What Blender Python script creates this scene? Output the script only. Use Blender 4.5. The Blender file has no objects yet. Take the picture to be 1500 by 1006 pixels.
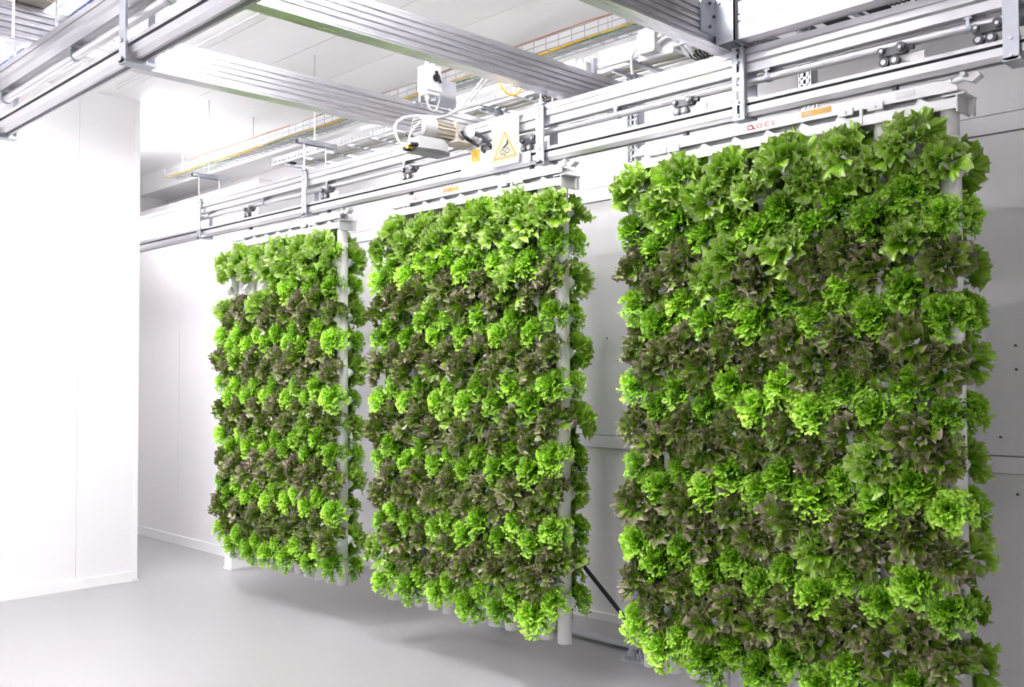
import bpy, math, random
from mathutils import Vector, Matrix
PI = math.pi
scene = bpy.context.scene
COL = scene.collection

# ------------------------------------------------------------------ camera
F, YAW, PITCH, ROLL = 1422.03, -0.792477, 0.0327656, -0.0051133
CAM = Vector((5.26246, -3.64135, 1.59581))
fw = Vector((math.sin(YAW)*math.cos(PITCH), math.cos(YAW)*math.cos(PITCH), math.sin(PITCH)))
rt0 = Vector((math.cos(YAW), -math.sin(YAW), 0)); up0 = rt0.cross(fw)
rt = math.cos(ROLL)*rt0 + math.sin(ROLL)*up0
up = -math.sin(ROLL)*rt0 + math.cos(ROLL)*up0
cd = bpy.data.cameras.new('camera'); cam = bpy.data.objects.new('camera', cd); COL.objects.link(cam)
cd.sensor_fit = 'HORIZONTAL'; cd.sensor_width = 36; cd.lens = F*36/1500; cd.clip_start = .05
m = Matrix((rt, up, -fw)).transposed().to_4x4(); m.translation = CAM
cam.matrix_world = m
scene.camera = cam

# ------------------------------------------------------------------ world, exposure, lamp levels
world = bpy.data.worlds.new('world'); scene.world = world; world.use_nodes = True
world.node_tree.nodes['Background'].inputs[0].default_value = (.9, .92, 1, 1)
world.node_tree.nodes['Background'].inputs[1].default_value = .02
vs = scene.view_settings
vs.view_transform = 'Standard'; vs.look = 'None'; vs.exposure = 2.1; vs.gamma = 1; vs.use_curve_mapping = False
LAMP_AISLE = 27.0      # ceiling battens between the two conveyor tracks
LAMP_ROOM = 28.0        # ceiling battens over the rest of the room

def at(px, py, axis, val):
    d = rt*((px-750)/F) + up*(-(py-503)/F) + fw
    t = (val-CAM[axis])/d[axis]
    return CAM + d*t

# ------------------------------------------------------------------ materials
def mat(name, col, rough=.5, metal=0., noise=0., nscale=8., bump=0., bscale=60., stretch=None, spec=None):
    m = bpy.data.materials.new(name); m.use_nodes = True
    nt = m.node_tree; b = nt.nodes['Principled BSDF']
    b.inputs['Base Color'].default_value = (*col, 1); b.inputs['Roughness'].default_value = rough
    b.inputs['Metallic'].default_value = metal
    if spec is not None: b.inputs['Specular IOR Level'].default_value = spec
    if noise or bump:
        tc = nt.nodes.new('ShaderNodeTexCoord'); mp = nt.nodes.new('ShaderNodeMapping')
        nt.links.new(tc.outputs['Object'], mp.inputs[0])
        if stretch: mp.inputs['Scale'].default_value = stretch
    if noise:
        n = nt.nodes.new('ShaderNodeTexNoise'); n.inputs['Scale'].default_value = nscale; n.inputs['Detail'].default_value = 5
        nt.links.new(mp.outputs[0], n.inputs['Vector'])
        r = nt.nodes.new('ShaderNodeMapRange'); r.inputs[3].default_value = 1-noise; r.inputs[4].default_value = 1+noise
        nt.links.new(n.outputs[0], r.inputs[0])
        mx = nt.nodes.new('ShaderNodeVectorMath'); mx.operation = 'SCALE'
        mx.inputs[0].default_value = col; nt.links.new(r.outputs[0], mx.inputs['Scale'])
        nt.links.new(mx.outputs[0], b.inputs['Base Color'])
        r2 = nt.nodes.new('ShaderNodeMapRange'); r2.inputs[3].default_value = max(.02, rough-.03); r2.inputs[4].default_value = rough+.03
        nt.links.new(n.outputs[0], r2.inputs[0]); nt.links.new(r2.outputs[0], b.inputs['Roughness'])
    if bump:
        n = nt.nodes.new('ShaderNodeTexNoise'); n.inputs['Scale'].default_value = bscale
        nt.links.new(mp.outputs[0], n.inputs['Vector'])
        bp = nt.nodes.new('ShaderNodeBump'); bp.inputs['Strength'].default_value = bump; bp.inputs['Distance'].default_value = .004
        nt.links.new(n.outputs[0], bp.inputs['Height']); nt.links.new(bp.outputs[0], b.inputs['Normal'])
    return m

def emit(name, col, s):
    m = bpy.data.materials.new(name); m.use_nodes = True
    b = m.node_tree.nodes['Principled BSDF']; b.inputs['Base Color'].default_value = (*col, 1)
    b.inputs['Emission Color'].default_value = (*col, 1); b.inputs['Emission Strength'].default_value = s
    return m

M = dict(
    wall=mat('white_wall_panel', (.81, .79, .81), .42, noise=.02, nscale=3),
    ceil=mat('white_ceiling_panel', (.91, .91, .91), .5, noise=.015, nscale=3),
    joint=mat('joint_sealant', (.42, .41, .43), .7),
    trim=mat('white_trim', (.82, .82, .82), .45),
    floor=mat('grey_epoxy_floor', (.31, .303, .311), .36, noise=.05, nscale=4, bump=.15, bscale=160),
    alu=mat('aluminium', (.60, .595, .62), .30, .85, noise=.04, nscale=6, stretch=(.6, 30, 30)),
    aluy=mat('aluminium_crossbeam', (.62, .615, .65), .28, .9, noise=.05, nscale=6, stretch=(30, .6, 30)),
    galv=mat('galvanised_steel', (.46, .48, .53), .38, .75, noise=.12, nscale=25),
    steel=mat('zinc_plated_steel', (.55, .56, .60), .3, .85),
    darksteel=mat('dark_cast_metal', (.075, .075, .085), .38, .25),
    black=mat('black_rubber', (.012, .012, .016), .6),
    white=mat('white_powder_coat', (.70, .70, .71), .4),
    pvc=mat('white_pvc', (.82, .82, .80), .38, noise=.02, nscale=10),
    sleeve=mat('grey_pipe_sleeve', (.62, .62, .60), .35),
    plastic=mat('light_grey_plastic', (.55, .55, .55), .45),
    beige=mat('beige_paint', (.42, .39, .33), .5),
    red=mat('red_print', (.45, .03, .06), .5),
    yellow=mat('yellow_label', (.58, .30, .03), .5),
    cream=mat('cream_label', (.46, .39, .30), .5),
    motor=mat('grey_motor_paint', (.36, .36, .36), .4),
    ink=mat('black_print', (.02, .02, .02), .5),
    ycable=mat('yellow_cable', (.80, .50, .06), .45),
    gcable=mat('green_cable', (.05, .35, .12), .45),
    bcable=mat('blue_cable', (.05, .14, .55), .45),
    brown=mat('copper_conductor', (.42, .22, .14), .4, .5),
    lamp=mat('lamp_housing', (.8, .8, .8), .4),
    led=emit('led_diffuser_aisle', (1, .985, 1), LAMP_AISLE),
    led3=emit('led_diffuser_partition', (1, .985, 1), LAMP_AISLE*1.55),
    led4=emit('led_diffuser_recess', (1, .985, 1), LAMP_AISLE*1.5),
    led5=emit('added_wall_diffuser', (1, .985, 1), LAMP_AISLE*.30),
    led2=emit('led_diffuser_room', (1, .985, 1), LAMP_ROOM),
)
# clear guard sheet
gm = bpy.data.materials.new('clear_guard_sheet'); gm.use_nodes = True
b = gm.node_tree.nodes['Principled BSDF']; b.inputs['Base Color'].default_value = (.9, .9, .92, 1)
b.inputs['Roughness'].default_value = .2; b.inputs['Alpha'].default_value = .72
M['clear'] = gm

def leaf_mat(name, inner, outer, tip, rough, transl, edge0, edge1):
    """leaf colour runs from rib to margin with the stored 'edge' value; each plant differs a little"""
    m = bpy.data.materials.new(name); m.use_nodes = True
    nt = m.node_tree; b = nt.nodes['Principled BSDF']; out = nt.nodes['Material Output']
    a = nt.nodes.new('ShaderNodeAttribute'); a.attribute_name = 'edge'
    oi = nt.nodes.new('ShaderNodeObjectInfo')
    n = nt.nodes.new('ShaderNodeTexNoise'); n.inputs['Scale'].default_value = 38
    tc = nt.nodes.new('ShaderNodeTexCoord'); nt.links.new(tc.outputs['Object'], n.inputs['Vector'])
    ad = nt.nodes.new('ShaderNodeMath'); ad.operation = 'MULTIPLY_ADD'; ad.inputs[1].default_value = .7
    nt.links.new(n.outputs[0], ad.inputs[0]); nt.links.new(a.outputs['Fac'], ad.inputs[2])
    ad2 = nt.nodes.new('ShaderNodeMath'); ad2.operation = 'MULTIPLY_ADD'; ad2.inputs[1].default_value = .3
    nt.links.new(oi.outputs['Random'], ad2.inputs[0]); nt.links.new(ad.outputs[0], ad2.inputs[2])
    r = nt.nodes.new('ShaderNodeValToRGB'); e = r.color_ramp.elements
    e[0].position = edge0; e[0].color = (*inner, 1); e[1].position = edge1; e[1].color = (*outer, 1)
    t = e.new(min(1, edge1+.28)); t.color = (*tip, 1)
    sc = nt.nodes.new('ShaderNodeMath'); sc.operation = 'MULTIPLY'; sc.inputs[1].default_value = .55
    nt.links.new(ad2.outputs[0], sc.inputs[0]); nt.links.new(sc.outputs[0], r.inputs[0])
    hv = nt.nodes.new('ShaderNodeHueSaturation')
    mr = nt.nodes.new('ShaderNodeMapRange'); mr.inputs[3].default_value = .8; mr.inputs[4].default_value = 1.2
    nt.links.new(oi.outputs['Random'], mr.inputs[0]); nt.links.new(mr.outputs[0], hv.inputs['Value'])
    nt.links.new(r.outputs[0], hv.inputs['Color'])
    nt.links.new(hv.outputs[0], b.inputs['Base Color']); b.inputs['Roughness'].default_value = rough
    b.inputs['Specular IOR Level'].default_value = .55
    n2 = nt.nodes.new('ShaderNodeTexNoise'); n2.inputs['Scale'].default_value = 110; nt.links.new(tc.outputs['Object'], n2.inputs['Vector'])
    bp = nt.nodes.new('ShaderNodeBump'); bp.inputs['Strength'].default_value = .7; bp.inputs['Distance'].default_value = .006
    nt.links.new(n2.outputs[0], bp.inputs['Height']); nt.links.new(bp.outputs[0], b.inputs['Normal'])
    tr = nt.nodes.new('ShaderNodeBsdfTranslucent'); nt.links.new(hv.outputs[0], tr.inputs[0])
    mx = nt.nodes.new('ShaderNodeMixShader'); mx.inputs[0].default_value = transl
    nt.links.new(b.outputs[0], mx.inputs[1]); nt.links.new(tr.outputs[0], mx.inputs[2]); nt.links.new(mx.outputs[0], out.inputs[0])
    return m
M['oak'] = leaf_mat('red_oakleaf', (.12, .28, .006), (.125, .19, .015), (.31, .21, .225), .20, .15, .36, .66)
M['batavia'] = leaf_mat('green_batavia', (.16, .37, .008), (.29, .52, .03), (.42, .44, .26), .22, .20, .34, .66)
M['frisee'] = leaf_mat('green_frisee', (.05, .20, .003), (.22, .50, .010), (.52, .78, .10), .26, .22, .32, .62)

# ------------------------------------------------------------------ mesh builder
class MB:
    def __init__(s): s.v = []; s.f = []; s.sm = []
    def add(s, vs, fs, smooth=False):
        o = len(s.v); s.v += [Vector(p) for p in vs]
        for f in fs: s.f.append([i+o for i in f]); s.sm.append(smooth)
    def box(s, x0, x1, y0, y1, z0, z1):
        s.add([(x, y, z) for x in (x0, x1) for y in (y0, y1) for z in (z0, z1)],
              [(0, 1, 3, 2), (4, 6, 7, 5), (0, 4, 5, 1), (2, 3, 7, 6), (0, 2, 6, 4), (1, 5, 7, 3)]); return s
    def prism(s, prof, axis, a, b):
        """prof: list of 2D points; axis 0: (y,z) along x; 1: (x,z) along y; 2: (x,y) along z"""
        def P(p, t): return {0: (t, p[0], p[1]), 1: (p[0], t, p[1]), 2: (p[0], p[1], t)}[axis]
        n = len(prof)
        s.add([P(p, a) for p in prof]+[P(p, b) for p in prof],
              [tuple(range(n)), tuple(range(2*n-1, n-1, -1))]+[(i, (i+1) % n, n+(i+1) % n, n+i) for i in range(n)]); return s
    def cyl(s, p, q, r, n=14, r2=None, cap=True, sides=True):
        p, q = Vector(p), Vector(q); d = (q-p).normalized(); r2 = r if r2 is None else r2
        a = d.orthogonal().normalized(); c = d.cross(a)
        ring = lambda o, rr: [o+(a*math.cos(2*PI*i/n)+c*math.sin(2*PI*i/n))*rr for i in range(n)]
        s.add(ring(p, r)+ring(q, r2), [(i, (i+1) % n, n+(i+1) % n, n+i) for i in range(n)], True)
        if cap:
            s.add(ring(p, r), [tuple(range(n-1, -1, -1))]); s.add(ring(q, r2), [tuple(range(n))])
        return s
    def lathe(s, prof, axis_pt, n=20):
        """prof [(r,z)...] about a vertical axis"""
        vs = [(axis_pt[0]+r*math.cos(2*PI*i/n), axis_pt[1]+r*math.sin(2*PI*i/n), z) for r, z in prof for i in range(n)]
        fs = [(k*n+i, k*n+(i+1) % n, (k+1)*n+(i+1) % n, (k+1)*n+i) for k in range(len(prof)-1) for i in range(n)]
        s.add(vs, fs, True); return s
    def tube(s, pts, r, n=7):
        pts = [Vector(p) for p in pts]; rings = []
        up = Vector((.3, .2, .9)).normalized()
        for i, p in enumerate(pts):
            t = (pts[min(i+1, len(pts)-1)]-pts[max(i-1, 0)]).normalized()
            a = t.cross(up)
            if a.length < 1e-3: a = t.orthogonal()
            a.normalize(); c = t.cross(a)
            rings += [p+(a*math.cos(2*PI*k/n)+c*math.sin(2*PI*k/n))*r for k in range(n)]
        s.add(rings, [(i*n+k, i*n+(k+1) % n, (i+1)*n+(k+1) % n, (i+1)*n+k) for i in range(len(pts)-1) for k in range(n)], True)
        return s
    def build(s, name, m, parent=None, origin=None, **kw):
        o0 = world_loc(parent) if parent else (Vector(origin) if origin else base_of(s.v))
        me = bpy.data.meshes.new(name); me.from_pydata([tuple(p-o0) for p in s.v], [], s.f)
        for p, sm in zip(me.polygons, s.sm): p.use_smooth = sm
        me.materials.append(m if not isinstance(m, str) else M[m]); me.update()
        o = bpy.data.objects.new(name, me); COL.objects.link(o)
        if parent: o.parent = parent
        else: o.location = o0
        tag(o, **kw); return o

def base_of(vs):
    xs, ys, zs = [p[0] for p in vs], [p[1] for p in vs], [p[2] for p in vs]
    return Vector(((min(xs)+max(xs))/2, (min(ys)+max(ys))/2, min(zs)))
def world_loc(o):
    v = Vector(o.location)
    while o.parent: o = o.parent; v += Vector(o.location)
    return v
def tag(o, label=None, cat=None, group=None, kind=None):
    if label: o['label'] = label
    if cat: o['category'] = cat
    if group: o['group'] = group
    if kind: o['kind'] = kind
    return o
def empty(name, loc, label, cat, group=None):
    o = bpy.data.objects.new(name, None); COL.objects.link(o); o.location = loc; o.empty_display_size = .05
    return tag(o, label, cat, group)
def bx(name, m, parent, *a, **kw): return MB().box(*a).build(name, m, parent, **kw)
def bez(p0, p1, p2, p3, n=14):
    p0, p1, p2, p3 = map(Vector, (p0, p1, p2, p3)); r = []
    for i in range(n+1):
        t = i/n; r.append(p0*(1-t)**3+p1*3*t*(1-t)**2+p2*3*t*t*(1-t)+p3*t**3)
    return r

# ------------------------------------------------------------------ the room
CEIL = 3.8; YB = 1.25; YJ = .635; XL = -2.3
bx('floor', 'floor', None, -5.2, 7.0, -6.0, YB+.1, -.06, 0, kind='structure')
# ceiling of long panels along x with narrow joints
ceil = bx('ceiling', 'joint', None, -5.2, 7.0, -6.1, YB+.1, CEIL+.012, CEIL+.1, kind='structure')
y = .9
while y > -6.0:
    y2 = max(y-.487, -6.0)
    bx('panel', 'ceil', ceil, -5.2, 7.0, y2+.003, y-.003, CEIL, CEIL+.0125)
    y = y2
bx('soffit', 'ceil', ceil, -5.2, 7.0, .9, YB, 3.585, CEIL+.012)
# back wall: horizontal sandwich panels with two proud bands
wb = bx('wall_back', 'joint', None, -5.2, 7.0, YB+.02, YB+.12, 0, CEIL, kind='structure')
for z0, z1 in ((0.0, 1.117), (1.203, 2.737), (2.833, 3.6)):
    bx('panel', 'wall', wb, XL+.1 if z1 < 3 else -5.2, 7.0, YB, YB+.021, z0+.003, z1)
for z0, z1 in ((1.122, 1.198), (2.742, 2.828)):
    bx('band', 'wall', wb, XL+.1, 7.0, YB-.014, YB+.021, z0, z1)
for px, py in ((1488, 506), (1489, 541), (1491, 724), (1407, 265), (890, 495), (905, 568), (1466, 640)):
    p = at(px, py, 1, YB); MB().cyl((p.x, YB-.006, p.z), (p.x, YB+.002, p.z), .006, 8).build('screw', 'darksteel', wb)
bx('baseboard_back', 'trim', None, XL+.2, 7.0, YB-.012, YB, 0, .05, kind='structure')
# nearer stretch of back wall beyond the partition, with pillar at its end
ZJ = 3.3
wj = bx('wall_recess', 'wall', None, -5.2, -2.16, YJ+.01, YB+.01, 0, ZJ, kind='structure')
xs = at(262, 600, 1, YJ).x
for a, c in ((-5.2, xs-1.2), (xs-1.196, xs-.002), (xs+.002, -2.16)):
    bx('panel', 'wall', wj, a, c, YJ, YJ+.011, 0, ZJ)
bx('baseboard_recess', 'trim', None, -5.2, -2.24, YJ-.012, YJ, 0, .085, kind='structure')
pl = bx('trim_1', 'trim', None, -2.235, -2.125, .37, YJ, 0, 2.66, kind='structure')
bx('foot_plate', 'white', pl, -2.245, -2.115, .36, YJ, 0, .012)
# partition standing at right angles to the tracks
wl = bx('wall_left', 'joint', None, XL-.11, XL-.004, -6.0, -.362, 0, CEIL, kind='structure')
ys = at(112, 700, 0, XL).y
yy = [-.36, ys, ys-1.2, ys-2.4, ys-3.6, -6.0]
for a, c in zip(yy[1:], yy[:-1]): bx('panel', 'wall', wl, XL-.006, XL, a+.0015, c-.0015, 0, CEIL)
bx('corner_profile', 'trim', wl, XL-.114, XL+.003, -.385, -.345, 0, CEIL)
bx('foot_cap', 'white', wl, XL-.118, XL+.012, -.392, -.338, 0, .014)
bx('baseboard_left', 'trim', None, XL, XL+.014, -6.0, -.386, 0, .075, kind='structure')
bx('wall_end', 'wall', None, -5.3, -5.2, -6.0, YB+.1, 0, CEIL, kind='structure')
bx('wall_front', 'wall', None, -5.2, 7.0, -6.1, -6.0, 0, CEIL, kind='structure')
bx('wall_right', 'wall', None, 7.0, 7.1, -6.1, YB+.1, 0, CEIL, kind='structure')

# ------------------------------------------------------------------ ceiling lamps
ZL = 3.55
def lamp(x0, x1, y, led, label, group=None):
    t = empty('ceiling_lamp', ((x0+x1)/2, y, ZL), label, 'lamp', group)
    h = MB()
    for s in (-1, 1): h.prism([(y+s*.062, ZL-.004), (y+s*.070, ZL-.004), (y+s*.070, ZL+.05), (y+s*.062, ZL+.05)], 0, x0, x1)
    for a, c in ((x0, x0+.012), (x1-.012, x1)): h.box(a, c, y-.062, y+.062, ZL-.004, ZL+.05)
    h.build('housing', 'lamp', t)
    bx('diffuser', led, t, x0+.013, x1-.013, y-.061, y+.061, ZL, ZL+.045)
    for x in (x0+.006, x1-.006): MB().cyl((x, y, ZL+.05), (x, y, CEIL), .004, 8).build('suspension_rod', 'steel', t)
lamp(-1.3, .05, -1.85, 'led3', 'long suspended white lamp between the conveyor tracks nearest the white partition')
t = empty('ceiling_lamp', (-3.1, -.5, 3.3), 'short suspended white lamp in the recess behind the partition edge', 'lamp')
h = MB().box(-3.17, -3.162, -.95, -.05, 3.3-.004, 3.3+.05); h.box(-3.038, -3.03, -.95, -.05, 3.3-.004, 3.3+.05); h.build('housing', 'lamp', t)
bx('diffuser', 'led4', t, -3.161, -3.039, -.95, -.05, 3.3, 3.3+.045)
for y in (-.9, -.1): MB().cyl((-3.1, y, 3.3+.045), (-3.1, y, CEIL), .004, 8).build('suspension_rod', 'steel', t)
t = empty('added_wall_light', (.5, 1.06, 3.55), 'added slim white light strip under the soffit, brightening the back wall', 'lamp')  # unseen light strip, added to brighten the back wall
MB().prism([(1.02, 3.585), (1.10, 3.585), (1.10, 3.568), (1.02, 3.568)], 0, -1.1, 2.1).build('housing', 'lamp', t)
bx('diffuser', 'led5', t, -1.09, 2.09, 1.03, 1.09, 3.55, 3.568)
lamp(1.4, 2.9, -1.1, 'led', 'long suspended white lamp between the tracks in front of the middle panel')
for x, w in ((-2.1, 'beside the partition'), (.4, 'midway along the room'), (3.0, 'by the right-hand wall')):
    lamp(x, x+1.5, -5.0, 'led2', 'long suspended white lamp beyond the front track, ' + w)

# ------------------------------------------------------------------ overhead tracks
def track(y, x0, x1, where):
    P = lambda pr: [(y+a, c) for a, c in pr]
    MB().prism(P([(-.04, 2.93), (-.04, 2.957), (-.03, 2.957), (-.03, 2.962), (-.04, 2.962), (-.04, 2.988), (.04, 2.988), (.04, 2.93),
                  (.028, 2.922), (.028, 2.886), (.012, 2.886), (.012, 2.895), (-.012, 2.895), (-.012, 2.886), (-.028, 2.886), (-.028, 2.922)]), 0, x0, x1
              ).build('support_beam', 'alu', label='long grooved aluminium beam carrying the %s conveyor track' % where, cat='beam')
    tb = empty('drive_tube', ((x0+x1)/2, y, 2.836), 'round silver tube clipped beneath the %s support beam' % where, 'tube')
    MB().cyl((x0, y, 2.854), (x1, y, 2.854), .018, 18).build('tube', 'alu', tb)
    x = x0+.35
    while x < x1-.1:
        c = MB().box(x-.014, x+.014, y-.022, y+.022, 2.876, 2.886); c.box(x-.006, x+.006, y-.024, y-.018, 2.846, 2.886)
        c.cyl((x-.011, y, 2.854), (x+.011, y, 2.854), .0215, 16); c.box(x-.004, x+.05, y+.01, y+.02, 2.868, 2.886)
        c.build('clip', 'galv', tb); x += .82
    tr = empty('conveyor_track', ((x0+x1)/2, y, 2.695), 'slotted aluminium lower rail of the %s overhead conveyor' % where, 'track')
    MB().prism(P([(-.036, 2.712), (-.036, 2.741), (-.018, 2.741), (-.018, 2.753), (-.036, 2.753), (-.036, 2.768), (.036, 2.768), (.036, 2.753),
                  (.018, 2.753), (.018, 2.741), (.036, 2.741), (.036, 2.712), (.022, 2.696), (.010, 2.696), (.010, 2.715), (-.010, 2.715), (-.010, 2.696), (-.022, 2.696)]),
              0, x0, x1).build('rail', 'alu', tr)
    bx('slot_shade', 'black', tr, x0+.01, x1-.01, y-.022, y-.0181, 2.742, 2.752)  # black strip stands in for the shade inside the rail slot
    return tr
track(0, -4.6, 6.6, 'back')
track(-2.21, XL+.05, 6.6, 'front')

def rounded(x0, x1, z0, z1, r):
    pts = []
    for cx, cz, a0 in ((x0+r, z0+r, PI), (x1-r, z0+r, 1.5*PI), (x1-r, z1-r, 0), (x0+r, z1-r, .5*PI)):
        pts += [(cx+r*math.cos(a0+k*PI/8), cz+r*math.sin(a0+k*PI/8)) for k in range(5)]
    return pts
def hanger(x, y, ztop, label, slots=False, m='galv', strut=None, group=None, rod=3.0):
    t = empty('hanger_bracket', (x, y, 2.684), label, 'bracket', group)
    f = MB(); yf = y-.052
    if slots:
        for a, c in ((-.028, -.007), (.007, .028)): f.box(x+a, x+c, yf-.003, yf+.003, 2.686, ztop)
        z = 2.686
        while z < ztop-.03: f.box(x-.007, x+.007, yf-.003, yf+.003, z, z+.022); z += .06
        f.box(x-.03, x-.025, yf-.003, yf+.022, 2.686, ztop); f.box(x+.025, x+.03, yf-.003, yf+.022, 2.686, ztop)
    else:
        f.prism(rounded(x-.027, x+.027, 2.684, ztop, .012), 1, yf-.004, yf+.004)
    f.build('front_plate', m, t)
    MB().prism(rounded(x-.027, x+.027, 2.684, ztop, .012), 1, y+.048, y+.056).build('rear_plate', m, t)
    bx('foot', m, t, x-.03, x+.03, y-.056, y+.056, 2.682, 2.694)
    bx('cap', m, t, x-.03, x+.03, y-.058, y+.058, 2.989, 2.997)
    for dx, z in ((0, 2.70), (0, 2.76), (0, 2.93), (0, 2.97)):
        MB().cyl((x+dx, yf-.01, z), (x+dx, yf, z), .007, 8).build('bolt', 'steel', t)
    z1 = strut or rod
    for dy in (-.045, .045) if not strut else (-.05, .12):
        r = MB().cyl((x, y+dy, 2.997), (x, y+dy, z1), .0055, 8); r.cyl((x, y+dy, 2.997), (x, y+dy, 3.02), .011, 6); r.build('threaded_rod', 'steel', t)
    if strut:
        c = MB().box(x-.022, x+.022, y-.11, y+.2, strut-.002, strut); c.box(x-.022, x-.019, y-.11, y+.2, strut-.03, strut); c.box(x+.019, x+.022, y-.11, y+.2, strut-.03, strut)
        c.build('strut', 'galv', t)
        MB().cyl((x, y+.03, strut), (x, y+.03, CEIL), .003, 8).build('threaded_rod', 'steel', t)
hanger(-1.885, 0, 2.985, 'rounded hanger bracket on back track nearest the white pillar', strut=3.2)
hanger(-.376, 0, 2.985, 'hanger bracket on back track above the panel beside the partition', strut=3.2)
hanger(1.835, 0, 2.985, 'hanger bracket on back track beside the hand-crush warning sign', rod=3.1)
hanger(3.012, 0, 2.998, 'slotted channel hanger below the galvanised beam joint', slots=True, rod=3.24)
hanger(4.105, 0, 2.985, 'hanger bracket on back track past the beam joint, nearest the far panel end', rod=3.2)
hanger(.523, -2.21, 2.985, 'hanger bracket on front track before the second crossbeam', rod=3.2)
hanger(1.955, -2.21, 2.985, 'hanger bracket on front track under the middle crossbeam', rod=3.1)

# cross beams on top of both tracks
def crossbeam(x, y0, y1, label):
    z0, z1 = 3.0, 3.158; w = .04; n = 5; pr = []
    def side(s):
        r = [(s*w, z0), (s*w, z0+.008), (s*(w-.006), z0+.011), (s*(w-.006), z0+.014), (s*w, z0+.017)]
        for k in range(n):
            zz = z0+.017+(k+1)*(z1-z0-.02)/n
            r += [(s*w, zz-.009), (s*(w-.009), zz-.006), (s*(w-.009), zz-.001), (s*w, zz+.001)] if k < n-1 else [(s*w, z1)]
        return r
    pr = side(1)+side(-1)[::-1]
    return MB().prism([(x+a, c) for a, c in pr], 1, y0, y1).build('crossbeam', 'aluy', label=label, cat='beam')
crossbeam(.93, -4.2, .42, 'ribbed aluminium crossbeam over the tracks nearest the white partition')
crossbeam(1.98, -4.2, .42, 'ribbed aluminium crossbeam in the middle with the electric motor beside it')
crossbeam(2.92, -4.2, .42, 'ribbed aluminium crossbeam ending at the galvanised joint bracket')
# beam along the tracks from the joint
pr = [(-.13, 3.0), (-.13, 3.07), (-.124, 3.072), (-.124, 3.076), (-.13, 3.078), (-.13, 3.10), (-.124, 3.102), (-.124, 3.106), (-.13, 3.108), (-.13, 3.158), (-.05, 3.158), (-.05, 3.0)]
MB().prism(pr, 0, 3.06, 6.6).build('crossbeam', 'alu', label='aluminium beam running along the back track from the joint bracket', cat='beam')
jt = empty('joint_bracket', (3.01, -.09, 2.995), 'galvanised box bracket joining two aluminium beams', 'bracket')
j = MB().box(2.962, 3.058, -.15, -.143, 2.995, 3.2); j.box(2.962, 2.968, -.15, .0, 2.995, 3.2); j.box(3.052, 3.058, -.15, 0, 2.995, 3.2); j.build('plate', 'galv', jt)
j = MB().box(2.962, 2.968, -.26, -.15, 3.03, 3.19); j.build('side_plate', 'galv', jt)
for y_, z_ in ((-.2, 3.16), (-.2, 3.06), (-.17, 3.11)): MB().cyl((2.968, y_, z_), (2.976, y_, z_), .007, 8).build('bolt', 'darksteel', jt)
for x_, z_ in ((2.985, 3.17), (3.035, 3.17), (2.985, 3.02), (3.035, 3.02)): MB().cyl((x_, -.157, z_), (x_, -.15, z_), .007, 8).build('bolt', 'steel', jt)
for i, (m_, dx) in enumerate((('red', 0), ('ycable', -.015), ('gcable', -.022), ('plastic', .012), ('plastic', -.035))):
    MB().tube(bez((3.0+dx, -.10, 3.12), (3.0+dx, -.16, 3.3), (2.9+dx, -.1, 3.35), (2.8+dx, .3, 3.36)), .006).build('cable', m_, jt)

# cover strips and guards on the back track
MB().box(1.22, 1.76, -.046, -.041, 2.702, 2.765).build('cover_strip', 'steel', label='flat zinc strip screwed to the track below the warning sign', cat='strip')
MB().box(-4.2, -1.93, -.047, -.042, 2.775, 2.928).build('guard_plate', 'white', label='long white guard plate closing the track beside the pillar', cat='plate')

# ------------------------------------------------------------------ trolleys
def trolley(x, label, pin=True):
    t = empty('trolley', (x, 0, 2.63 if pin else 2.768), label, 'trolley')
    z = 2.826
    b = MB().prism(rounded(x-.055, x+.055, z-.014, z+.014, .012), 1, -.026, .004)
    b.cyl((x-.042, -.034, z+.006), (x-.042, .01, z+.006), .015, 12); b.cyl((x+.034, -.034, z+.01), (x+.034, .01, z+.01), .018, 12)
    b.cyl((x+.05, -.012, z+.004), (x+.078, -.012, z+.002), .010, 10); b.build('body', 'darksteel', t)
    for dx in (-.038, .034): MB().cyl((x+dx, -.040, z+.006), (x+dx, -.033, z+.006), .007, 8).build('bolt', 'steel', t)
    for dx in (-.03, .012):
        w = MB().cyl((x+dx, -.036, 2.787), (x+dx, -.018, 2.787), .019, 16).build('wheel', 'darksteel', t)
        h = MB(); h.cyl((x+dx, -.040, 2.787), (x+dx, -.0355, 2.787), .010, 12); h.build('hub', 'steel', w)
    bx('side_plate', 'white', t, x-.02, x+.115, -.008, -.002, 2.770, 2.808)
    if pin: bx('load_pin', 'darksteel', t, x-.008, x+.008, -.012, .012, 2.63, 2.70)
TX = [(-1.17, 'partition-side trolley above the panel beside the partition'), (-.155, 'second trolley above the panel beside the partition'),
      (.715, 'partition-side trolley above the middle growing panel'), (1.725, 'trolley beside the warning sign above the middle panel'),
      (2.705, 'trolley on back track just left of slotted channel hanger'), (3.672, 'trolley above the far end of the last panel')]
TX[4] = (2.705, 'trolley on back track between the warning sign and slotted channel hanger')
for x, l in TX: trolley(x, 'small dark '+l)
trolley(4.02, 'small dark unloaded trolley tucked against the last track hanger', pin=False)

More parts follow.
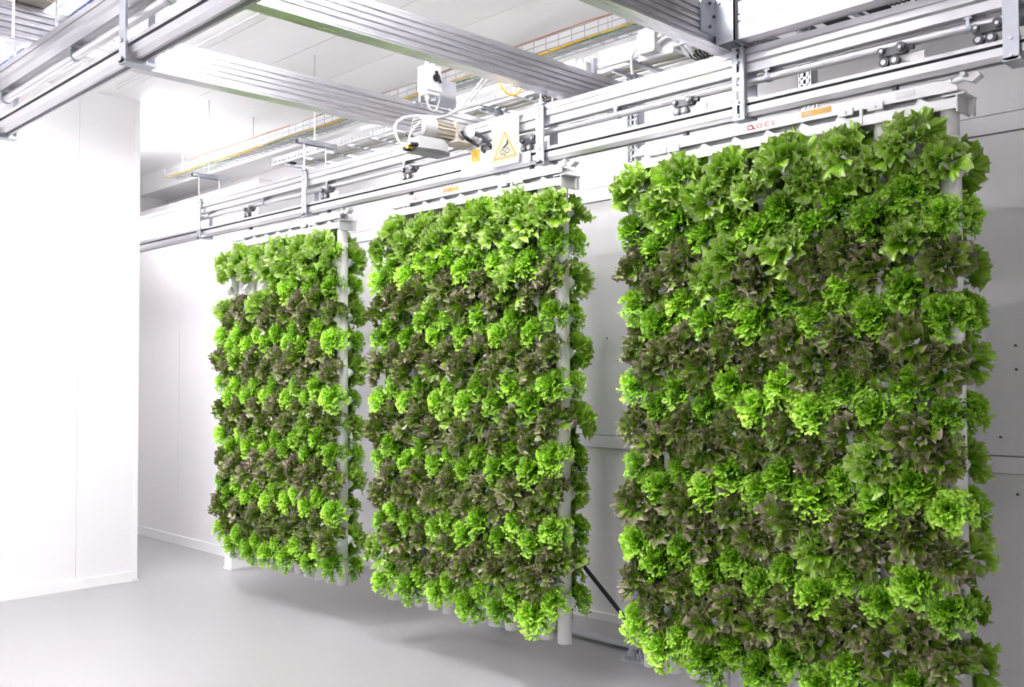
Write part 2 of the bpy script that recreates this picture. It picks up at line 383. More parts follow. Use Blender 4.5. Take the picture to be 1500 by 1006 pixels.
# ------------------------------------------------------------------ growing panels
SP, PW, PITCHX, L0, L1 = .12655, .12655*11, 1.93589, .25, 2.52
pipe_me = MB().lathe([(.034, .32), (.034, .252), (.0365, .25), (.0365, 2.46), (.034, 2.463)], (0, 0), 22)
def shared(mb, name, m):
    me = bpy.data.meshes.new(name); me.from_pydata([tuple(p) for p in mb.v], [], mb.f)
    for p, s in zip(me.polygons, mb.sm): p.use_smooth = s
    me.materials.append(M[m]); return me
PIPE = shared(pipe_me, 'pipe', 'pvc')
SLEEVE = shared(MB().lathe([(.0365, 2.44), (.0335, 2.462), (.0335, 2.575)], (0, 0), 20), 'sleeve', 'sleeve')
ROW0, DROW, STAG = 2.432, .180, .089
def rowz(j, r, par): return ROW0-DROW*r-(STAG if j % 2 == par else 0)
CUPS = {}
for s in (0, 1):
    c = MB()
    for r in range(12):
        z = ROW0-DROW*r-STAG*s
        for sg in (-1, 1): c.cyl((0, sg*.015, z-.03), (0, sg*.062, z+.004), .024, 12, r2=.027)
    CUPS[s] = shared(c, 'planting_cups', 'pvc')
def link(name, me, parent, loc=(0, 0, 0)):
    o = bpy.data.objects.new(name, me); COL.objects.link(o); o.parent = parent; o.location = loc; return o
FONTS = {}
def text(s, size, loc, parent, m, name='lettering', sx=1.0):
    cu = bpy.data.curves.new(name, 'FONT'); cu.body = s; cu.size = size; cu.extrude = .0003
    o = bpy.data.objects.new(name, cu); COL.objects.link(o)
    dg = bpy.context.evaluated_depsgraph_get(); me = bpy.data.meshes.new_from_object(o.evaluated_get(dg))
    bpy.data.objects.remove(o); me.materials.clear(); me.materials.append(M[m])
    for v in me.vertices: v.co = Vector((v.co.x*sx, -v.co.z, v.co.y))
    return link(name, me, parent, Vector(loc)-world_loc(parent))
WHERE = ['partition side', 'middle one', 'far end']
def panel(k):
    xr = PITCHX*k; xl = xr-PW
    t = empty('growing_panel', ((xl+xr)/2, 0, L0), 'hanging frame of twelve white pipes full of lettuce, ' + WHERE[k], 'growing panel', 'hanging growing panels')
    o = world_loc(t); par = 0 if k == 1 else 1
    for j in range(12):
        p = link('pipe', PIPE, t, (xl+SP*j-o.x, -o.y, -o.z))
        link('sleeve', SLEEVE, p); tag(link('planting_cups', CUPS[1 if j % 2 == par else 0], p), kind='stuff')
    # lower channel
    x0, x1 = xl-.075, xr+.045
    c = MB().box(x0, x1, -.052, .052, 2.588, 2.594); c.box(x0, x1, -.052, -.047, 2.555, 2.588); c.box(x0, x1, .047, .052, 2.555, 2.588)
    c.build('lower_channel', 'white', t)
    # upper sheet housing with chamfered ends, open underneath
    pr = [(x0+.02, 2.618), (x0+.09, 2.664), (x1-.06, 2.664), (x1, 2.638), (x1+.005, 2.618)]
    h = MB().prism(pr, 1, -.052, -.047); h.prism(pr, 1, .047, .052)
    h.box(x0+.09, x1-.06, -.047, .047, 2.659, 2.664)
    h = h.build('header_housing', 'white', t)
    # spacer wedges between channel and housing, clamps
    n = 9
    for i in range(n):
        x = x0+.12+(x1-x0-.24)*i/(n-1)
        MB().prism([(x-.035, 2.594), (x+.02, 2.594), (x-.02, 2.619)], 1, -.045, -.03).build('wedge', 'white', t)
    bx('spine', 'plastic', t, x0+.05, x1-.05, -.01, .01, 2.594, 2.618)
    for x in (x0+.2, x0+.27, x1-.42, x1-.30):
        q = MB().prism([(x-.03, 2.604), (x+.03, 2.604), (x+.03, 2.632), (x-.03, 2.632)], 1, -.062, -.052); q.cyl((x, -.067, 2.618), (x, -.062, 2.618), .006, 8)
        q.build('clamp', 'white', t)
    for x in (x0+.24, x1-.36): MB().cyl((x, -.045, 2.56), (x, -.045, 2.625), .010, 10).build('bolt', 'steel', t)
    bx('handle_slot', 'plastic', t, x1-.22, x1-.15, -.055, -.0525, 2.632, 2.652)
    # end plate and coupling jaws
    e = MB().box(x1, x1+.006, -.06, .06, 2.54, 2.60); e.box(x1-.05, x1+.03, -.06, .06, 2.600, 2.606); e.prism([(x1+.006, 2.60), (x1+.03, 2.60), (x1+.03, 2.535), (x1+.006, 2.55)], 1, .03, .05)
    e.build('end_plate', 'plastic', t)
    g = MB().cyl((x1-.02, -.03, 2.655), (x1+.03, -.03, 2.665), .012, 10); g.cyl((x1-.05, -.03, 2.65), (x1-.02, -.03, 2.655), .016, 10)
    g.prism([(x1+.02, 2.655), (x1+.07, 2.675), (x1+.08, 2.66), (x1+.05, 2.64)], 1, -.04, .0); g.build('coupling_hook', 'white', t)
    MB().cyl((x1+.022, -.055, 2.672), (x1+.022, -.02, 2.672), .010, 10).build('coupling_pin', 'steel', t)
    # print
    if k == 1: bx('logo_plate', 'white', h, .79, 0.975, -.0535, -.052, 2.626, 2.656)
    if k:
        x = .80 if k == 1 else 3.055
        mb = MB(); z = 2.630; y = -.0545  # emblem: open square ring with a slanting tail
        for a in ((x, x+.030, z, z+.004), (x, x+.004, z, z+.020), (x, x+.022, z+.016, z+.020)): mb.box(a[0], a[1], y-.0004, y, a[2], a[3])
        mb.prism([(x+.018, z+.02), (x+.024, z+.02), (x+.032, z), (x+.026, z)], 1, y-.0004, y); mb.box(x+.026, x+.038, y-.0004, y, z, z+.004)
        mb.build('emblem', 'red', h)
        text('O C S', .026, (x+.043, y, z), h, 'red', sx=1.3)
        xx = 1.07 if k == 1 else 3.305
        yl = bx('yellow_label', 'yellow', h, xx, xx+.13, -.0535, -.052, 2.636, 2.658)
        tt = MB()
        for zz in (2.640, 2.648, ): tt.box(xx+.008, xx+.045, -.0540, -.0535, zz, zz+.004)
        tt.build('print', 'beige', h)
        text('105', .018, (xx+.08, -.0540, 2.640), h, 'beige')
        for i in range(4): MB().cyl((xx+.01+.018*i, -.04, 2.664), (xx+.01+.018*i, -.04, 2.680), .006, 8).build('knob', 'white', t)
    return t
PANELS = [panel(k) for k in range(3)]

# ------------------------------------------------------------------ lettuce
def add_edge(me, vals):
    a = me.attributes.new('edge', 'FLOAT', 'POINT')
    a.data.foreach_set('value', vals)

def leaf_geo(rng, Ln, half, curl, ruf, lobe, waves, NR=5, NP=36):
    """rounded fan-shaped leaf: short stalk, frilled margin; grows along +z and curls towards +x"""
    vs, ed, fs = [], [], []
    ph = [rng.uniform(0, 6.28) for _ in range(5)]; st = .22*Ln
    def curve(s):          # point, tangent normal at arc length s of the midrib
        k = curl/Ln; a = -.25
        if abs(k) < 1e-4: return Vector((0, 0, s)), Vector((1, 0, 0))
        th = a+k*s
        return Vector(((math.cos(a)-math.cos(th))/k, 0, (math.sin(th)-math.sin(a))/k)), Vector((math.cos(th), 0, -math.sin(th)))
    for i in range(NR+1):
        r = i/NR
        for j in range(NP+1):
            f = -half+2*half*j/NP
            R = (Ln-st)*r*(1+lobe*math.sin(waves*1.7*f+ph[0])*r+.5*lobe*math.sin(waves*3.1*f+ph[1])*r*r)
            al = R*math.cos(f)+(st if r > 0 else st*.1); sd = R*math.sin(f)*.86+(.004*f/half)
            p, n = curve(max(0, al))
            z = ruf*Ln*(r**3.2*math.sin(waves*2.1*f+ph[2])*.75+r**4.5*math.sin(waves*4.3*f+ph[3])*.5)+.25*ruf*Ln*r*math.sin(2.6*f+ph[4])-.16*Ln*(f/half)**2*r
            vs.append(p+Vector((0, sd, 0))+n*z); ed.append(r**1.8)
    for i in range(NR):
        for j in range(NP):
            a = i*(NP+1)+j; fs.append((a, a+1, a+NP+2, a+NP+1))
    return vs, ed, fs

def mk(name, vs, ed, fs, m):
    me = bpy.data.meshes.new(name); me.from_pydata([tuple(v) for v in vs], [], fs)
    me.polygons.foreach_set('use_smooth', [True]*len(fs)); add_edge(me, ed); me.materials.append(M[m]); return me

rng = random.Random(11)
LEAF = {'oak': [leaf_geo(rng, rng.uniform(.058, .078), rng.uniform(.8, 1.15), rng.uniform(.3, 1.6), .20, .13, rng.uniform(3.6, 4.8)) for _ in range(7)],
        'batavia': [leaf_geo(rng, rng.uniform(.066, .086), rng.uniform(.85, 1.2), rng.uniform(.3, 1.5), .18, .09, rng.uniform(3.8, 5.0)) for _ in range(7)]}
LEAFME = {k: [mk('leaf', *g, k) for g in v] for k, v in LEAF.items()}
NLEAF = 32
def layout(rng):
    """transforms (mesh index, matrix) of the leaves of one head, axis +z"""
    r = []; az = rng.uniform(0, 6.28)
    for i in range(NLEAF):
        t = i/(NLEAF-1); az += 2.39996+rng.uniform(-.25, .25)
        tilt = .10+1.35*t**.8+rng.uniform(-.35, .35); s = (.75+.35*t**.6)*rng.uniform(.82, 1.15)
        M4 = (Matrix.Rotation(az, 4, 'Z') @ Matrix.Rotation(tilt*.8, 4, 'Y') @ Matrix.Translation((0, 0, .036+rng.uniform(-.012, .010)-.008*t)) @ Matrix.Rotation(tilt*.2+rng.uniform(-.3, .3), 4, 'Y')
              @ Matrix.Rotation(rng.uniform(-1.0, 1.0)+(PI if t < .3 else 0), 4, 'Z') @ Matrix.Scale(s, 4))
        r.append((rng.randrange(7), M4))
    return r
LAYOUTS = [layout(rng) for _ in range(8)]
def joined(kind, lay):
    vs, ed, fs = [], [], []
    for gi, mt in lay:
        g = LEAF[kind][gi]; o = len(vs)
        vs += [mt @ v for v in g[0]]; ed += g[1]; fs += [[i+o for i in f] for f in g[2]]
    return vs, ed, fs
HEAD = {k: [mk(k+'_head', *joined(k, l), k) for l in LAYOUTS[:6]] for k in LEAF}
def frisee(rng):
    vs, ed, fs = [], [], []; az = 0; N = 46
    for i in range(N):
        t = i/(N-1); az += 2.39996+rng.uniform(-.2, .2)
        tilt = .02+1.5*t**.8+rng.uniform(-.12, .12); Ln = (.068+.036*t**.7)*rng.uniform(.88, 1.1)
        mt = Matrix.Rotation(az, 4, 'Z') @ Matrix.Translation((.004, 0, .025*(1-t))) @ Matrix.Rotation(tilt, 4, 'Y') @ Matrix.Rotation(rng.uniform(-.5, .5), 4, 'Z')
        p = Vector((0, 0, 0)); nseg = 6; curl = rng.uniform(.5, 1.2); prev = None
        def tri_lobe(p, d, n, l, w, e):
            sd = d.cross(n).normalized(); o = len(vs)
            n = n*rng.uniform(-.5, .7)
            pts = [p-sd*w*.4, p+sd*w*.4, p+d*l*.55-sd*w+n*l*.25, p+d*l*.55+sd*w+n*l*.25,
                   p+d*l*.98-sd*w*1.5+n*l*.15, p+d*l*1.1+n*l*.55, p+d*l*.95+sd*w*1.5+n*l*.2, p+d*l*.72+n*l*.3]
            vs.extend(mt @ q for q in pts); ed.extend([e, e, e+.15, e+.15, e+.45, e+.5, e+.45, e+.25])
            fs.extend([(o, o+1, o+3, o+2), (o+2, o+7, o+4), (o+2, o+3, o+7), (o+7, o+5, o+4), (o+3, o+6, o+7), (o+7, o+6, o+5)])
        for k in range(nseg+1):
            u = k/nseg; th = -.15+curl*u
            d = Vector((math.sin(th), 0, math.cos(th))); n = Vector((math.cos(th), 0, -math.sin(th)))
            if k: p = p+d*Ln*.8/nseg
            wd = .006*(1-.6*u); o = len(vs)
            vs.extend([mt @ (p-Vector((0, wd, 0))), mt @ (p+Vector((0, wd, 0)))]); ed.extend([.1*u, .1*u])
            if prev is not None: fs.append((prev, prev+1, o+1, o))
            prev = o
            if k >= 2:
                for s in (-1, 1):
                    dd = (d*rng.uniform(.2, .8)+Vector((0, s, 0))*rng.uniform(.4, 1)+n*rng.uniform(-1.0, .5)).normalized()
                    tri_lobe(p, dd, n, (.013+.012*u)*rng.uniform(.8, 1.25), .0036, .10+.40*u)
            if k == nseg:
                for s in (-.6, 0, .6):
                    dd = (d+Vector((0, s, 0))+n*rng.uniform(-.7, .4)).normalized(); tri_lobe(p, dd, n, .019, .004, .5)
    return vs, ed, fs
FRIS = [mk('frisee_head', *frisee(rng), 'frisee') for _ in range(7)]

ORD = ['first', 'second', 'third', 'fourth', 'fifth', 'sixth', 'seventh', 'eighth', 'ninth', 'tenth', 'eleventh', 'twelfth']
PN = ['partition-side panel', 'middle panel', 'far-end panel']
LOOK = {'oak': 'red-tinged oakleaf lettuce', 'batavia': 'broad green ruffled lettuce', 'frisee': 'bright green frilly lettuce'}
NAME = {'oak': 'red_oakleaf_lettuce', 'batavia': 'green_batavia_lettuce', 'frisee': 'green_frisee_lettuce'}
def plant(k, j, r, back):
    par = 0 if k == 1 else 1
    x = PITCHX*k-PW+SP*j; z = rowz(j, r, par)
    kind = 'frisee' if r % 2 else ('batavia' if r == 0 or back or (r == 2 and rng.random() < .15) or rng.random() < .05 else 'oak')
    a = rng.uniform(.35, .85); dx = rng.uniform(-.2, .2); sg = 1 if back else -1
    d = Vector((dx, sg*math.cos(a), math.sin(a)))
    if back and j == 11: d.x += .1
    rot = d.to_track_quat('Z', 'Y') @ Matrix.Rotation(rng.uniform(0, 6.28), 3, 'Z').to_quaternion()
    loc = Vector((x+rng.uniform(-.008, .008), sg*.05, z+rng.uniform(-.012, .012))); s = rng.uniform(.9, 1.2)*(1.15 if kind != 'frisee' else 1.04)*(.9 if j == 11 else 1)
    lab = '%s, %s down, %s pipe from partition, %s%s' % (LOOK[kind], ORD[r], ORD[j], 'back of ' if back else '', PN[k])
    grp = ('back of ' if back else 'front of ') + PN[k] + ', ' + LOOK[kind]
    if kind == 'frisee': o = bpy.data.objects.new(NAME[kind], FRIS[rng.randrange(7)])
    elif k == 0 or back: o = bpy.data.objects.new(NAME[kind], HEAD[kind][rng.randrange(6)])
    else:
        o = bpy.data.objects.new(NAME[kind], None); o.empty_display_size = .03
        for gi, mt in LAYOUTS[rng.randrange(8)]:
            c = bpy.data.objects.new('leaf', LEAFME[kind][gi]); COL.objects.link(c); c.parent = o; c.matrix_local = mt
    COL.objects.link(o); o.rotation_mode = 'QUATERNION'; o.rotation_quaternion = rot; o.location = loc; o.scale = (s, s, s)
    tag(o, lab, 'lettuce', grp)
for k in range(3):
    for j in range(12):
        for r in range(12):
            if k == 0 and r == 1 and j < 6: continue          # bare cups in the second row
            plant(k, j, r, False)
            if j >= 9: plant(k, j, r, True)

# lettuce on the far side of the pipes, seen only in glimpses through the gaps
low = [leaf_geo(rng, .10, .9, 1.2, .18, .1, 3.5, 3, 8) for _ in range(4)]
vs_, ed_, fs_ = [], [], []
for k in range(3):
    for j in range(9):
        for r in range(12):
            T = Matrix.Translation((PITCHX*k-PW+SP*j, .05, rowz(j, r, 0 if k == 1 else 1))) @ Vector((rng.uniform(-.2, .2), .8, .6)).to_track_quat('Z', 'Y').to_matrix().to_4x4()
            for gi, mt in LAYOUTS[rng.randrange(8)][::2]:
                g = low[gi % 4]; o = len(vs_); A4 = T @ mt
                vs_ += [A4 @ v for v in g[0]]; ed_ += g[1]; fs_ += [[i+o for i in f] for f in g[2]]
o = bpy.data.objects.new('lettuce_foliage', mk('lettuce_foliage', vs_, ed_, fs_, 'batavia')); COL.objects.link(o)
tag(o, 'dim green lettuce leaves on the wall side of the hanging panels', 'lettuce', kind='stuff')

# ------------------------------------------------------------------ rack behind the panels
def post(x, y, ztop, label, group=None):
    t = empty('rack_post', (x, y, 0), label, 'post', group); m = MB(); w = .03
    for s in (-1, 1):
        m.box(x+s*w-.008, x+s*w+.008, y-.03, y-.027, .01, ztop); m.box(x+s*(w+.006)-.002, x+s*(w+.006)+.002, y-.03, y+.03, .01, ztop)
    m.box(x-.008, x+.008, y-.03, y-.027, .01, ztop)
    z = .05
    while z < ztop: m.box(x-w, x+w, y-.03, y-.027, z, z+.022); z += .034
    m.build('upright', 'galv', t)
    f = MB().box(x-.09, x+.06, y-.07, y+.07, 0, .012); f.prism([(x-.085, .012), (x-.036, .012), (x-.036, .12)], 1, y-.03, y-.024); f.prism([(x-.085, .012), (x-.036, .012), (x-.036, .12)], 1, y+.024, y+.03)
    f.build('base_plate', 'galv', t)
    for dx in (-.075, .05): MB().cyl((x+dx, y-.05, .012), (x+dx, y-.05, .03), .009, 6).build('anchor_bolt', 'steel', t)
    a = MB().prism([(x-.01, ztop-.02), (x+.01, ztop-.02), (x+.01, ztop), (x-.01, ztop)], 1, y-.2, y+.3); a.build('arm', 'galv', t)
post(.78, .70, 3.29, 'perforated galvanised post standing behind the middle panel')
post(1.87, .70, 3.29, 'perforated galvanised post with ribbed foot between two growing panels')
post(2.93, .70, 3.29, 'perforated galvanised post standing behind the far panel')
MB().prism([(.80, .02), (.87, .02), (.87, .035), (.80, .035)], 0, .82, 1.80).build('floor_rail', 'galv', label='flat galvanised rail on the floor between two rack posts', cat='rail')
p, q = at(868, 845, 1, .70), at(914, 903, 1, .70); d = (q-p).normalized()
MB().cyl(p-d*.35, q+d*.12, .0125, 10).build('diagonal_brace', 'black', label='thin black diagonal brace beside the galvanised rack post', cat='brace')

# ------------------------------------------------------------------ cable ladder on the rack
ld = empty('cable_ladder', (1.8, .65, 3.29), 'white perforated cable ladder running above the back track', 'cable ladder')
for yy, nm in ((.455, 'side_rail'), (.86, 'side_rail')):
    m = MB().box(-1.65, 5.5, yy-.002, yy+.002, 3.325, 3.36); m.box(-1.65, 5.5, yy-.002, yy+.002, 3.295, 3.312); m.box(-1.65, 5.5, yy-.001 if yy < .6 else yy-.02, yy+.02 if yy < .6 else yy+.001, 3.293, 3.296)
    if yy < .6:
        x = -1.65
        while x < 5.5: m.box(x, x+.026, yy-.002, yy+.002, 3.312, 3.325); x += .045
    else: m.box(-1.65, 5.5, yy-.002, yy+.002, 3.312, 3.325)
    m.build(nm, 'white', ld)
x = -1.55
while x < 5.4:
    m = MB().box(x-.016, x+.016, .457, .858, 3.296, 3.300); m.box(x-.016, x-.013, .457, .858, 3.300, 3.314); m.box(x+.013, x+.016, .457, .858, 3.300, 3.314)
    m.build('rung', 'galv', ld); x += .295
for i in range(3):
    MB().tube([( -1.5+.35*a, .60+.05*i+.015*math.sin(a*1.7+i), 3.313) for a in range(20)], .011).build('cable', ('plastic', 'beige', 'plastic')[i], ld)
for xx in (-.1, 1.2, 2.3, 2.62, 3.35, 3.9):
    for i in range(5):
        MB().tube([(xx+.022*i, .66+.055*math.cos(a*.6), 3.305+.03*math.sin(a*.6)) for a in range(11)], .004, 5).build('cable_tie', 'black', ld)
# black sheets stand in for the unlit void showing through the ladder
for xx, w in ((-1.62, .12), (2.98, .12), (3.2, .1), (3.42, .22), (3.75, .5), (4.5, .6)):
    bx('dark_gap_sheet', 'black', ld, xx, xx+w, .50, .84 if xx > 0 else .62, 3.317, 3.324)
# junction box and mounting plate on the ladder
p = at(955, 65, 1, .44)
jb = empty('junction_box', (p.x, .43, p.z-.06), 'square white junction box with two cables on the cable ladder', 'box')
MB().prism(rounded(p.x-.10, p.x+.13, p.z-.07, p.z+.10, .008), 1, .448, .451).build('mounting_plate', 'white', jb)
MB().prism(rounded(p.x-.055, p.x+.055, p.z-.055, p.z+.055, .012), 1, .395, .447).build('box_body', 'white', jb)
MB().prism(rounded(p.x-.057, p.x+.057, p.z-.057, p.z+.057, .014), 1, .385, .394).build('box_lid', 'white', jb)
for dz, e in ((.02, .17), (-.015, .14)):
    MB().tube(bez((p.x+.055, .42, p.z+dz), (p.x+e, .42, p.z+dz+.05), (p.x+e+.02, .42, p.z), (p.x+e+.03, .52, p.z-.08)), .011).build('cable', 'white', jb)
MB().tube(bez((p.x-.055, .42, p.z), (p.x-.13, .42, p.z-.01), (p.x-.13, .42, p.z-.06), (p.x-.13, .44, p.z-.13)), .008).build('cable', 'white', jb)
p = at(857, 98, 1, .44)
mp = empty('mounting_plate', (p.x, .44, p.z-.09), 'white slotted mounting plate standing on ladder beside the middle crossbeam', 'plate')
m = MB().box(p.x-.08, p.x+.085, .446, .449, p.z-.09, p.z+.03); m.box(p.x-.08, p.x+.085, .446, .449, p.z+.055, p.z+.065)
for dx in (-.08, -.03, .02, .07): m.box(p.x+dx, p.x+dx+.015, .446, .449, p.z+.03, p.z+.055)
m.build('plate', 'plastic', mp)
bx('socket_box', 'white', mp, p.x-.05, p.x+.05, .39, .446, p.z-.09, p.z+.005); bx('bracket', 'galv', mp, p.x+.055, p.x+.08, .42, .446, p.z-.09, p.z+.03)

# ------------------------------------------------------------------ wire basket trays
def basket(x0, x1, y, z, w, h, label, cables):
    t = empty('wire_tray', ((x0+x1)/2, y+w/2, z), label, 'cable tray'); m = MB(); r = .0028
    for yy, zz in ((y, z), (y+w/3, z), (y+2*w/3, z), (y+w, z), (y, z+h/2), (y, z+h), (y+w, z+h/2), (y+w, z+h)): m.cyl((x0, yy, zz), (x1, yy, zz), r, 6, cap=False)
    x = x0
    while x < x1:
        m.tube([(x, y, z+h), (x, y, z), (x, y+w, z), (x, y+w, z+h)], r, 5); x += .1
    m.build('wire_mesh', 'galv', t)
    x = x0+.2
    while x < x1:
        MB().cyl((x, y+w/2, z), (x, y+w/2, CEIL), .005, 8).build('threaded_rod', 'white', t); x += 1.3
    for i, (mm, yy, zz, rr) in enumerate(cables):
        MB().tube([(x0+(x1-x0)*a/24, yy+.012*math.sin(a*2.1+i*1.7), zz+.004*math.sin(a*1.3+i)) for a in range(25)], rr).build('cable', mm, t)
basket(-3.6, 5.5, .46, 3.5, .17, .075, 'long wire basket tray with yellow and green cables below the soffit',
       [('ycable', .50, 3.51, .009), ('gcable', .53, 3.509, .006), ('plastic', .57, 3.511, .010), ('plastic', .60, 3.509, .008), ('brown', .458, 3.58, .005)])
basket(-1.8, 5.0, -2.07, 3.18, .15, .07, 'wire basket tray with blue cables above the front track',
       [('bcable', -2.055, 3.19, .008), ('bcable', -1.99, 3.19, .007), ('plastic', -2.02, 3.19, .009), ('black', -1.96, 3.188, .006)])
MB().cyl((-2.0, -.66, CEIL-.018), (6.5, -.66, CEIL-.018), .010, 12).build('ceiling_conduit', 'plastic', label='thin white conduit clipped along the ceiling', cat='conduit')
# cable trunking stub over the front track
t = empty('cable_trunking', (.8, -2.24, 3.17), 'open-ended pale square trunking above the front track', 'trunking')
m = MB()
for a in ((-2.30, -2.296, 3.165, 3.29), (-2.184, -2.18, 3.165, 3.29), (-2.30, -2.18, 3.165, 3.169), (-2.30, -2.18, 3.286, 3.29)): m.box(-1.0, 1.06, *a)
m.build('duct', 'beige', t)
for y_, w in ((-2.33, 'trunking'), (-2.16, 'wire basket')):
    MB().cyl((1.03, y_, 2.99), (1.03, y_, CEIL), .006, 8).build('threaded_rod', 'steel', label='thin steel rod from ceiling to front track beside the '+w, cat='rod')

# ------------------------------------------------------------------ drive motor
X0 = 1.26
mt_ = empty('drive_motor', (X0, -.2, 2.78), 'grey geared electric motor driving the back conveyor track', 'motor')
zc = 2.925
f = MB().cyl((X0, -.385, zc), (X0, -.30, zc), .062, 20); f.cyl((X0, -.40, zc), (X0, -.385, zc), .05, 20, r2=.062); f.build('fan_cover', 'motor', mt_)
g = MB()
for i in range(7):
    for k in range(-2, 3): g.cyl((X0+.012*(i-3), -.403, zc+.014*k), (X0+.012*(i-3), -.400, zc+.014*k), .0035, 6)
g.build('fan_grille', 'ink', mt_)
b = MB().cyl((X0, -.30, zc), (X0, -.17, zc), .046, 20)
for i in range(16):
    a = 2*PI*i/16; c, s = math.cos(a), math.sin(a)
    b.add([(X0+c*.04-s*.002, y_, zc+s*.04+c*.002) for y_ in (-.30, -.17)]+[(X0+c*.058-s*.002, y_, zc+s*.058+c*.002) for y_ in (-.30, -.17)]+
          [(X0+c*.04+s*.002, y_, zc+s*.04-c*.002) for y_ in (-.30, -.17)]+[(X0+c*.058+s*.002, y_, zc+s*.058-c*.002) for y_ in (-.30, -.17)],
          [(0, 1, 3, 2), (4, 6, 7, 5), (2, 3, 7, 6), (0, 2, 6, 4), (1, 5, 7, 3)])
b.build('finned_body', 'beige', mt_)
b = MB().box(X0-.055, X0+.055, -.17, -.155, zc-.055, zc+.055); b.box(X0-.045, X0+.045, -.155, -.085, zc-.05, zc+.05); b.cyl((X0+.045, -.12, zc), (X0+.06, -.12, zc), .03, 16)
b.build('gearbox', 'beige', mt_)
for dz in (-.035, .035): MB().cyl((X0+.045, -.10, zc+dz), (X0+.052, -.10, zc+dz), .007, 8).build('bolt', 'steel', mt_)
b = MB().cyl((X0+.06, -.12, zc), (X0+.11, -.12, zc), .032, 20); b.cyl((X0+.11, -.12, zc), (X0+.115, -.12, zc), .036, 20); b.build('pulley', 'steel', mt_)
b = MB().cyl((X0+.09, -.06, zc-.05), (X0+.14, -.06, zc-.05), .018, 14); b.cyl((X0+.14, -.06, zc-.05), (X0+.146, -.06, zc-.05), .010, 10); b.build('idler', 'steel', mt_)
MB().tube([(X0+.085, -.12-.035, zc), (X0+.085, -.12, zc-.036), (X0+.12, -.05, zc-.075), (X0+.15, -.045, zc-.11)], .010).build('belt', 'black', mt_)
MB().tube([(X0+.085, -.12, zc+.036), (X0+.1, -.08, zc), (X0+.14, -.045, zc-.03), (X0+.2, -.043, zc-.09)], .010).build('belt', 'black', mt_)
bx('base_plate', 'beige', mt_, X0-.05, X0+.09, -.19, -.03, zc-.062, zc-.052)
b = MB().prism([(-.42, 2.79), (-.22, 2.79), (-.22, 2.845), (-.26, 2.868), (-.42, 2.862)], 0, X0-.045, X0+.05); b.build('terminal_box', 'motor', mt_)
b = MB().prism([(-.43, 2.782), (-.215, 2.782), (-.215, 2.802), (-.30, 2.805), (-.43, 2.797)], 0, X0-.05, X0+.056); b.build('terminal_lid', 'darksteel', mt_)
for i, m_ in enumerate(('black', 'ycable', 'black')):
    MB().cyl((X0-.02+.025*i, -.47, 2.795+.008*i), (X0-.02+.025*i, -.42, 2.80+.008*i), .012, 10).build('cable_gland', m_, mt_)
# isolator switch with its bracket and cables
p = at(630, 116, 0, 1.05)
sw = empty('isolator_switch', (1.05, p.y, 3.158), 'white isolator switch box with black rotary handle on a bracket', 'switch')
b = MB().box(1.0, 1.09, p.y-.05, p.y+.05, p.z-.075, p.z+.07); b.prism([(p.y-.05, p.z-.075), (p.y+.05, p.z-.075), (p.y+.04, p.z-.095), (p.y-.04, p.z-.095)], 0, 1.01, 1.08); b.build('box_body', 'white', sw)
b = MB().cyl((1.09, p.y+.01, p.z), (1.105, p.y+.01, p.z), .022, 14); b.prism([(p.y-.012, p.z+.03), (p.y-.002, p.z+.034), (p.y+.032, p.z-.028), (p.y+.022, p.z-.034)], 0, 1.105, 1.118); b.build('rotary_handle', 'ink', sw)
bx('bracket', 'galv', sw, .985, 1.0, p.y-.03, p.y+.24, 3.158, p.z+.04)
bx('mounting_plate', 'plastic', sw, 1.0, 1.006, p.y+.06, p.y+.13, p.z-.06, p.z+.05)
for dy in (-.02, .025):
    MB().cyl((1.045, p.y+dy, p.z-.12), (1.045, p.y+dy, p.z-.095), .013, 10).build('cable_gland', 'white', sw)
    MB().cyl((1.045, p.y+dy, p.z+.07), (1.045, p.y+dy, p.z+.10), .013, 10).build('cable_gland', 'white', sw)
MB().tube(bez((1.045, p.y-.02, p.z+.10), (1.045, p.y-.04, p.z+.18), (1.0, p.y-.03, p.z+.25), (.95, p.y+.4, p.z+.24)), .007).build('cable', 'ycable', sw)
MB().tube(bez((1.045, p.y-.02, p.z-.12), (1.045, p.y-.0, p.z-.22), (1.06, p.y+.09, p.z-.2), (1.03, p.y+.08, p.z+.03)), .006).build('cable', 'white', sw)
# loose cables, each its own
A = Vector((1.3, .12, 3.36)); E = Vector((X0-.02, -.46, 2.80))
MB().tube(bez(A, (1.28, -.02, 3.15), (1.28, -.18, 3.0), (1.28, -.26, 2.99), 10)[:-1]+bez((1.28, -.26, 2.99), (1.28, -.42, 2.98), (1.27, -.66, 2.95), E+Vector((0, -.02, 0)), 14), .0075).build('loose_cable', 'white', label='white cable looping from the tray down to the motor terminal box', cat='cable')
MB().tube(bez((1.31, .12, 3.36), (1.3, .0, 3.1), (1.3, -.22, 2.99), (1.29, -.33, 2.97), 12)[:-1]+bez((1.29, -.33, 2.97), (1.29, -.45, 2.93), (1.3, -.50, 2.84), (X0+.03, -.47, 2.81), 12), .006).build('loose_cable', 'plastic', label='thin grey cable hanging close against the motor fan cover', cat='cable')
MB().tube([Vector((1.62, -.05+.085*math.cos(a*PI/12), 3.17+.085*math.sin(a*PI/12))) for a in range(11, 26)], .006).build('loose_cable', 'ycable', label='yellow cable loop hanging below the middle crossbeam', cat='cable')
MB().tube([(.9, .46, 3.50), (1.3, .3, 3.42), (1.62, .035, 3.175)], .006).build('loose_cable', 'ycable', label='straight yellow cable from the wire tray to the crossbeam', cat='cable')

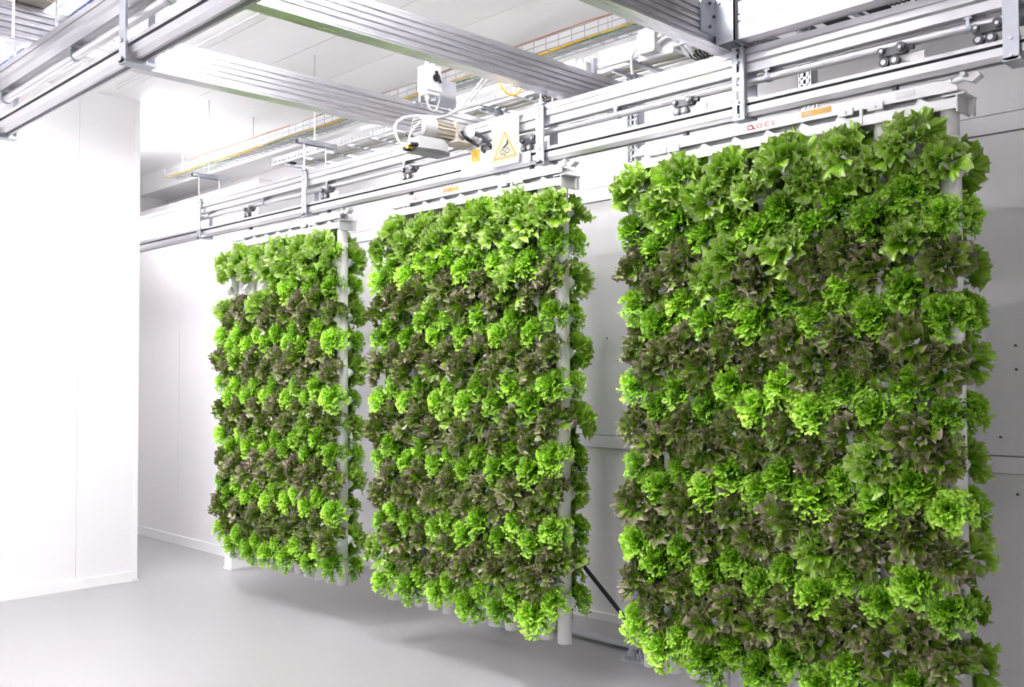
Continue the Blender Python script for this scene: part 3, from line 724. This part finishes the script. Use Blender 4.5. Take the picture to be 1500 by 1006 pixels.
# ------------------------------------------------------------------ warning signs
sg = empty('warning_sign', (1.585, -.056, 2.72), 'clear guard plate with yellow hand-crush warning triangle', 'sign')
bx('guard_sheet', 'clear', sg, 1.482, 1.688, -.059, -.056, 2.715, 2.985)
def tri(cx, cz, w, h, y, name, m, parent, inner=None):
    P = [(cx-w/2, cz), (cx+w/2, cz), (cx, cz+h)]
    mb = MB()
    if inner is None: mb.prism(P, 1, y-.0004, y)
    else:
        c = (cx, cz+h/3); Q = [(c[0]+(a-c[0])*inner, c[1]+(b_-c[1])*inner) for a, b_ in P]
        for i in range(3):
            k = (i+1) % 3; mb.prism([P[i], P[k], Q[k], Q[i]], 1, y-.0004, y)
    return mb.build(name, m, parent)
st = bx('sticker', 'cream', sg, 1.484, 1.686, -.0605, -.0592, 2.735, 2.905)
tri(1.585, 2.755, .17, .135, -.0607, 'triangle_border', 'yellow', st, .86); tri(1.585, 2.752, .178, .142, -.0608, 'triangle_outline', 'ink', st, .965)
mb = MB(); y = -.0607
for cx, cz in ((1.565, 2.787), (1.603, 2.79)):
    for i in range(16):
        a, b_ = 2*PI*i/16, 2*PI*(i+1)/16
        mb.prism([(cx+.016*math.cos(a), cz+.016*math.sin(a)), (cx+.016*math.cos(b_), cz+.016*math.sin(b_)), (cx+.0115*math.cos(b_), cz+.0115*math.sin(b_)), (cx+.0115*math.cos(a), cz+.0115*math.sin(a))], 1, y-.0004, y)
mb.prism([(1.560, 2.806), (1.585, 2.806), (1.612, 2.825), (1.606, 2.848), (1.598, 2.846), (1.596, 2.828), (1.575, 2.816)], 1, y-.0004, y)
mb.prism([(1.578, 2.765), (1.592, 2.765), (1.586, 2.778)], 1, y-.0004, y)
mb.build('hand_pictogram', 'ink', st)
s2 = empty('warning_sign', (1.352, -.056, 2.72), 'small plate with yellow warning triangle hanging below the motor', 'sign')
bx('plate', 'clear', s2, 1.315, 1.39, -.059, -.056, 2.765, 2.90)
st = bx('sticker', 'yellow', s2, 1.318, 1.387, -.0600, -.0592, 2.768, 2.838)
tri(1.3525, 2.778, .058, .05, -.0601, 'triangle_outline', 'ink', st, .88)
mb = MB().box(1.3505, 1.3545, -.0605, -.0601, 2.793, 2.815); mb.box(1.3505, 1.3545, -.0605, -.0601, 2.785, 2.789); mb.build('exclamation_mark', 'ink', st)
